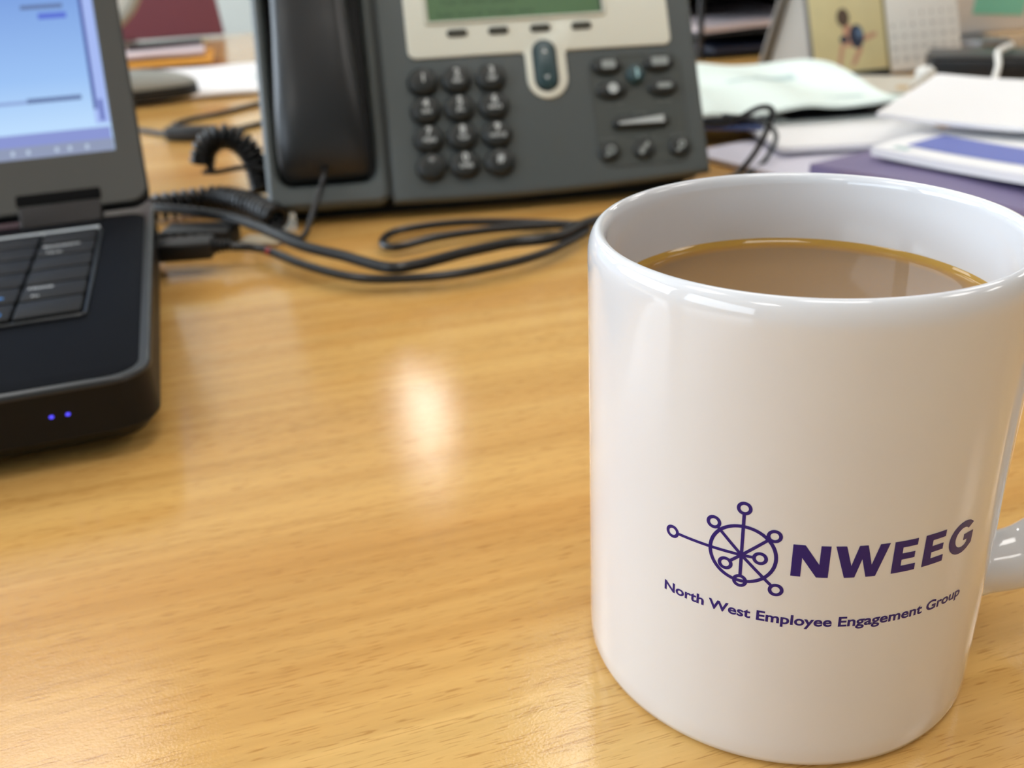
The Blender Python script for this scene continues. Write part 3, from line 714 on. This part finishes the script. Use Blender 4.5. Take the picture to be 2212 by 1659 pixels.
add('side_gusset', (V, [(0, 1, 2), (5, 4, 3)] + [(k, (k + 1) % 3, 3 + (k + 1) % 3, 3 + k) for k in range(3)]), board, cal, smooth=False)
ph = add('photo', box(.0, .003, -.0008, .0794, .122, .0004, .0002), mat('photo_sand', srgb(226, 216, 168), .35, var=.10, vscale=45), cal, M=CM)
def pr(P, m, z, name='printed_figure'): flat(name, ([(x / 1000, y / 1000, z) for x, y in P], [tuple(range(len(P)))]), m, ph, CM)
skin = mat('print_skin', srgb(206, 158, 132), .4); hair = mat('print_hair', srgb(92, 76, 62), .4); ndark = mat('print_navy', srgb(44, 52, 74), .4); sky = mat('print_blue', srgb(96, 124, 160), .4)
pr([(24, 9), (28, 9), (34, 28), (30, 30)], skin, .00042); pr([(38, 8), (44, 9), (54, 24), (50, 28)], skin, .00042)
pr([(32, 27), (50, 24), (50, 40), (40, 47), (34, 44)], skin, .00043); pr([(50, 28), (70, 34), (70, 38), (52, 34)], skin, .00043)
pr(ell(48, 35, 8, 11), ndark, .00045); pr(ell(51, 38, 3.5, 5), sky, .00047); pr(ell(34, 33, 5, 3.5), ndark, .00046)
pr(ell(35, 53, 7, 8.5), hair, .00046)
add('photo_foot', box(.012, -.004, -.001, .0800, .0030, .0012, .0004), mat('foot_black', srgb(34, 36, 34), .5), cal, M=CM)
add('photo_edge', box(.0794, .0, -.0008, .0826, .122, .0006, .0003), mat('gold_edge', srgb(150, 142, 98), .5), cal, M=CM)
dp = add('date_page', box(.0832, -.001, -.0008, .1662, .122, .0006, .0003), mat('page_white', srgb(242, 242, 238), .6), cal, M=CM)
dgm = mat('date_print', srgb(150, 150, 150), .6); gs = []; day = 1
for row in range(5):
    for c_ in range(7):
        if row == 0 and c_ < 2 or day > 31: continue
        gs.append(xf(text_geo(str(day), .0052, .02), T3(.0895 + c_ * .0113, .0500 - row * .0105, .0007))); day += 1
flat('printed_dates', join(*gs), dgm, dp, CM)

# ------------------------------------------------------------------ back right: white screen, note, black tray, earphones, notebook
brd = thing('desk_screen', 'pale grey desk divider standing behind the dates calendar', 'screen', (.66, 1.14, 0), R(15))
add('panel', box(-.20, -.010, .012, .50, .010, .40, .004), mat('screen_white', srgb(238, 238, 238), .6, var=.02, vscale=200), brd)
for x in (-.14, .44): add('foot', box(x - .02, -.05, 0, x + .02, .05, .012, .003), steel, brd)
nm = add('sticky_note', prism(rrect(-.034, -.05, .034, .05, .001, 2), 0, .0006), mat('teal_paper', srgb(140, 226, 206), .6), None)
nm.matrix_world = Matrix.Translation((.66, 1.14, 0)) @ Matrix.Rotation(R(15), 4, 'Z') @ T3(-.105, -.0102, .082) @ Matrix.Rotation(R(90), 4, 'X') @ Matrix.Rotation(R(-5), 4, 'Z')
tag(nm, 'teal paper note stuck on the pale divider at the top right', 'note')
kb = thing('document_tray', 'low black plastic tray in front of the pale divider', 'tray', (.5200, .8570, 0), R(-20))
tb = mat('tray_black', srgb(20, 22, 26), .45); tg_ = mat('tray_top', srgb(62, 64, 66), .4)
add('body', box(-.130, -.030, 0, .16, .030, .0215, .004), tb, kb)
add('top_edge', box(-.128, -.028, .0216, .158, .028, .0240, .001), tg_, kb)
nb, nbon = sheaf('notepad', 'flat grey-beige notepad between the calendar and the white sheets', 'notepad', .352, .852, .090, .115, R(-24), .0003, .0028, mat('pad_beige', srgb(206, 202, 190), .6), .001, 11)
print_on(nb, nbon, -.03, -.05, .04, -.042, mat('pad_teal', srgb(120, 150, 140), .6), name='pad_edge'); print_on(nb, nbon, 0, -.02, .04, .0, mat('pad_tan', srgb(196, 168, 120), .6), name='pad_mark')
wp = mat('white_plastic', srgb(238, 238, 234), .3)
eb = thing('earbud', 'white earbud lying on the notepad before the black tray', 'earphones', (.3740, .848, .0045), 0)
add('bud', lathe([(.0005, .0155), (.0045, .0150), (.0078, .0120), (.0088, .0075), (.0070, .0030), (.0040, .0), (.0005, -.0002)], 24), wp, eb)
add('stem', tube([Vector((-.002, .0, .004)), Vector((-.012, -.008, .002)), Vector((-.018, -.014, .001))], .0022, 10), wp, eb)
cable('earphone_cable', 'white earphone cable arching in front of the black tray', [(.462, .880, .0295), (.452, .864, .0305), (.440, .858, .0270), (.4340, .842, .0180), (.424, .825, .0080), (.414, .804, .0030), (.405, .785, .0020), (.395, .760, .0020)], .0026, wp)

# black letter tray far behind the telephone's right side
lt = thing('letter_tray', 'black two-tier letter tray standing beyond the telephone', 'letter tray', (.300, 1.270, 0), R(14))
for z in (.002, .024, .078): add('tier', box(-.115, -.15, z, .115, .15, z + .003, .001), tb, lt)
add('back_panel', box(-.115, .146, .0, .115, .150, .10, .001), tb, lt)
for x in (-.115, .111): add('side_panel', box(x, -.06, .0, x + .004, .15, .10, .001), tb, lt)
for x in (-.113, .107): add('post', box(x, -.148, .0, x + .006, -.142, .080, .001), tb, lt)
o, on = sheaf('paper_sheaf', 'pinkish-white sheets on the upper tier of the black letter tray', 'papers', .293, 1.255, .200, .27, R(14), .0278, .006, mat('pink_white_paper', srgb(206, 194, 198), .6, var=.08, vscale=30), .006, 12)
o, on = sheaf('brochure', 'dark blue brochure on the lower tier of the letter tray', 'brochure', .302, 1.255, .19, .28, R(14), .0054, .005, mat('navy_paper', srgb(30, 36, 56), .5), .002, 13)

# ------------------------------------------------------------------ back left: maroon screen, round fan, papers, mouse
ms = thing('desk_screen', 'maroon fabric panel standing at the far desk edge', 'screen', (-.62, 1.615, 0), R(13))
add('panel', prism([(-.52, .004), (.180, .004), (.145, .40), (-.52, .40)], -.012, .012, .003), mat('maroon_fabric', srgb(134, 84, 104), .85, var=.05, vscale=500), ms, M=Matrix(((1, 0, 0, 0), (0, 0, -1, 0), (0, 1, 0, 0), (0, 0, 0, 1))))
for x in (-.45, .02): add('clamp', box(x - .02, .013, 0, x + .02, .05, .05, .003), steel, ms)
fn = thing('desk_fan', 'pale round object with a grey rim before the maroon panel', 'fan', (-.560, 1.380, 0), R(18))
rimm = mat('fan_rim', srgb(168, 168, 158), .4); facem = mat('fan_face', srgb(226, 228, 222), .5)
FM = T3(0, 0, .120) @ Matrix.Rotation(R(84), 4, 'X')
add('face', lathe([(.0005, .006), (.05, .004), (.084, 0), (.084, -.012), (.0005, -.012)], 64), facem, fn, M=FM)
tor = [(.084 + .008 * math.cos(2 * math.pi * k / 12), .008 * math.sin(2 * math.pi * k / 12)) for k in range(13)]
add('rim', lathe(tor, 64), rimm, fn, M=FM)
add('stem', tube([Vector((-.02, .02, .006)), Vector((-.02, .022, .06)), Vector((-.01, .018, .12))], .009, 12), rimm, fn)
add('foot', lathe([(.0005, 0), (.055, 0), (.055, .004), (.045, .009), (.0005, .010)], 40), rimm, fn, M=T3(-.02, .02, 0))
o, on = sheaf('paper_sheaf', 'white sheets on the desk between the laptop screen and telephone', 'papers', -.350, 1.105, .320, .24, R(14), .0003, .003, white, .003, 21)
print_on(o, on, .07, -.03, .13, -.015, faint, name='printed_mark')
of, oon = sheaf('card_folder', 'orange card folder under a pinkish sheaf behind the laptop', 'folder', -.490, 1.270, .25, .13, R(14), .0075, .0035, mat('orange_card', srgb(226, 158, 52), .6), .001, 22)
o, on = sheaf('paper_sheaf', 'pinkish-white sheaf on the orange folder behind the laptop', 'papers', -.495, 1.290, .23, .11, R(16), .0120, .004, mat('pink_paper', srgb(214, 200, 206), .6, var=.08, vscale=40), .005, 23)
pn = thing('pen', 'dark pen lying at the end of the pinkish sheaf', 'pen', (-.432, 1.318, .0200), R(25))
add('barrel', tube([Vector((-.05, 0, .004)), Vector((.03, 0, .004)), Vector((.045, 0, .004))], .0042, 12), mat('pen_black', srgb(50, 44, 48), .35), pn)
add('tip', tube([Vector((.045, 0, .004)), Vector((.054, 0, .004))], .004, 12, [.0036, .0008]), mat('pen_brass', srgb(170, 150, 80), .35, .6), pn)
mo = thing('computer_mouse', 'grey computer mouse with a black underside behind the laptop', 'mouse', (-.366, .990, .0052), R(24))
V, Fc = [], []
nu, nv = 26, 12
for j in range(nv + 1):
    t = math.pi / 2 * j / nv
    for k in range(nu):
        a = 2 * math.pi * k / nu; ca, sa = math.cos(a), math.sin(a)
        rx = .062 * math.copysign(abs(ca) ** .75, ca); ry = .032 * math.copysign(abs(sa) ** .8, sa)
        V.append((rx * math.cos(t) ** .7, ry * math.cos(t) ** .7, .010 + .017 * math.sin(t) * (1 - .28 * (rx / .062) * math.cos(t))))
for j in range(nv):
    for k in range(nu): Fc.append((j * nu + k, j * nu + (k + 1) % nu, (j + 1) * nu + (k + 1) % nu, (j + 1) * nu + k))
Fc += [tuple(range(nu))]
add('shell', (V, Fc), mat('mouse_grey', srgb(150, 152, 146), .4), mo, angle=60)
add('underside', prism([(.0625 * math.copysign(abs(math.cos(a)) ** .75, math.cos(a)), .0325 * math.copysign(abs(math.sin(a)) ** .8, math.sin(a))) for a in [2 * math.pi * k / 26 for k in range(26)]], 0, .0115, .002), mat('mouse_black', srgb(26, 26, 25), .5), mo)
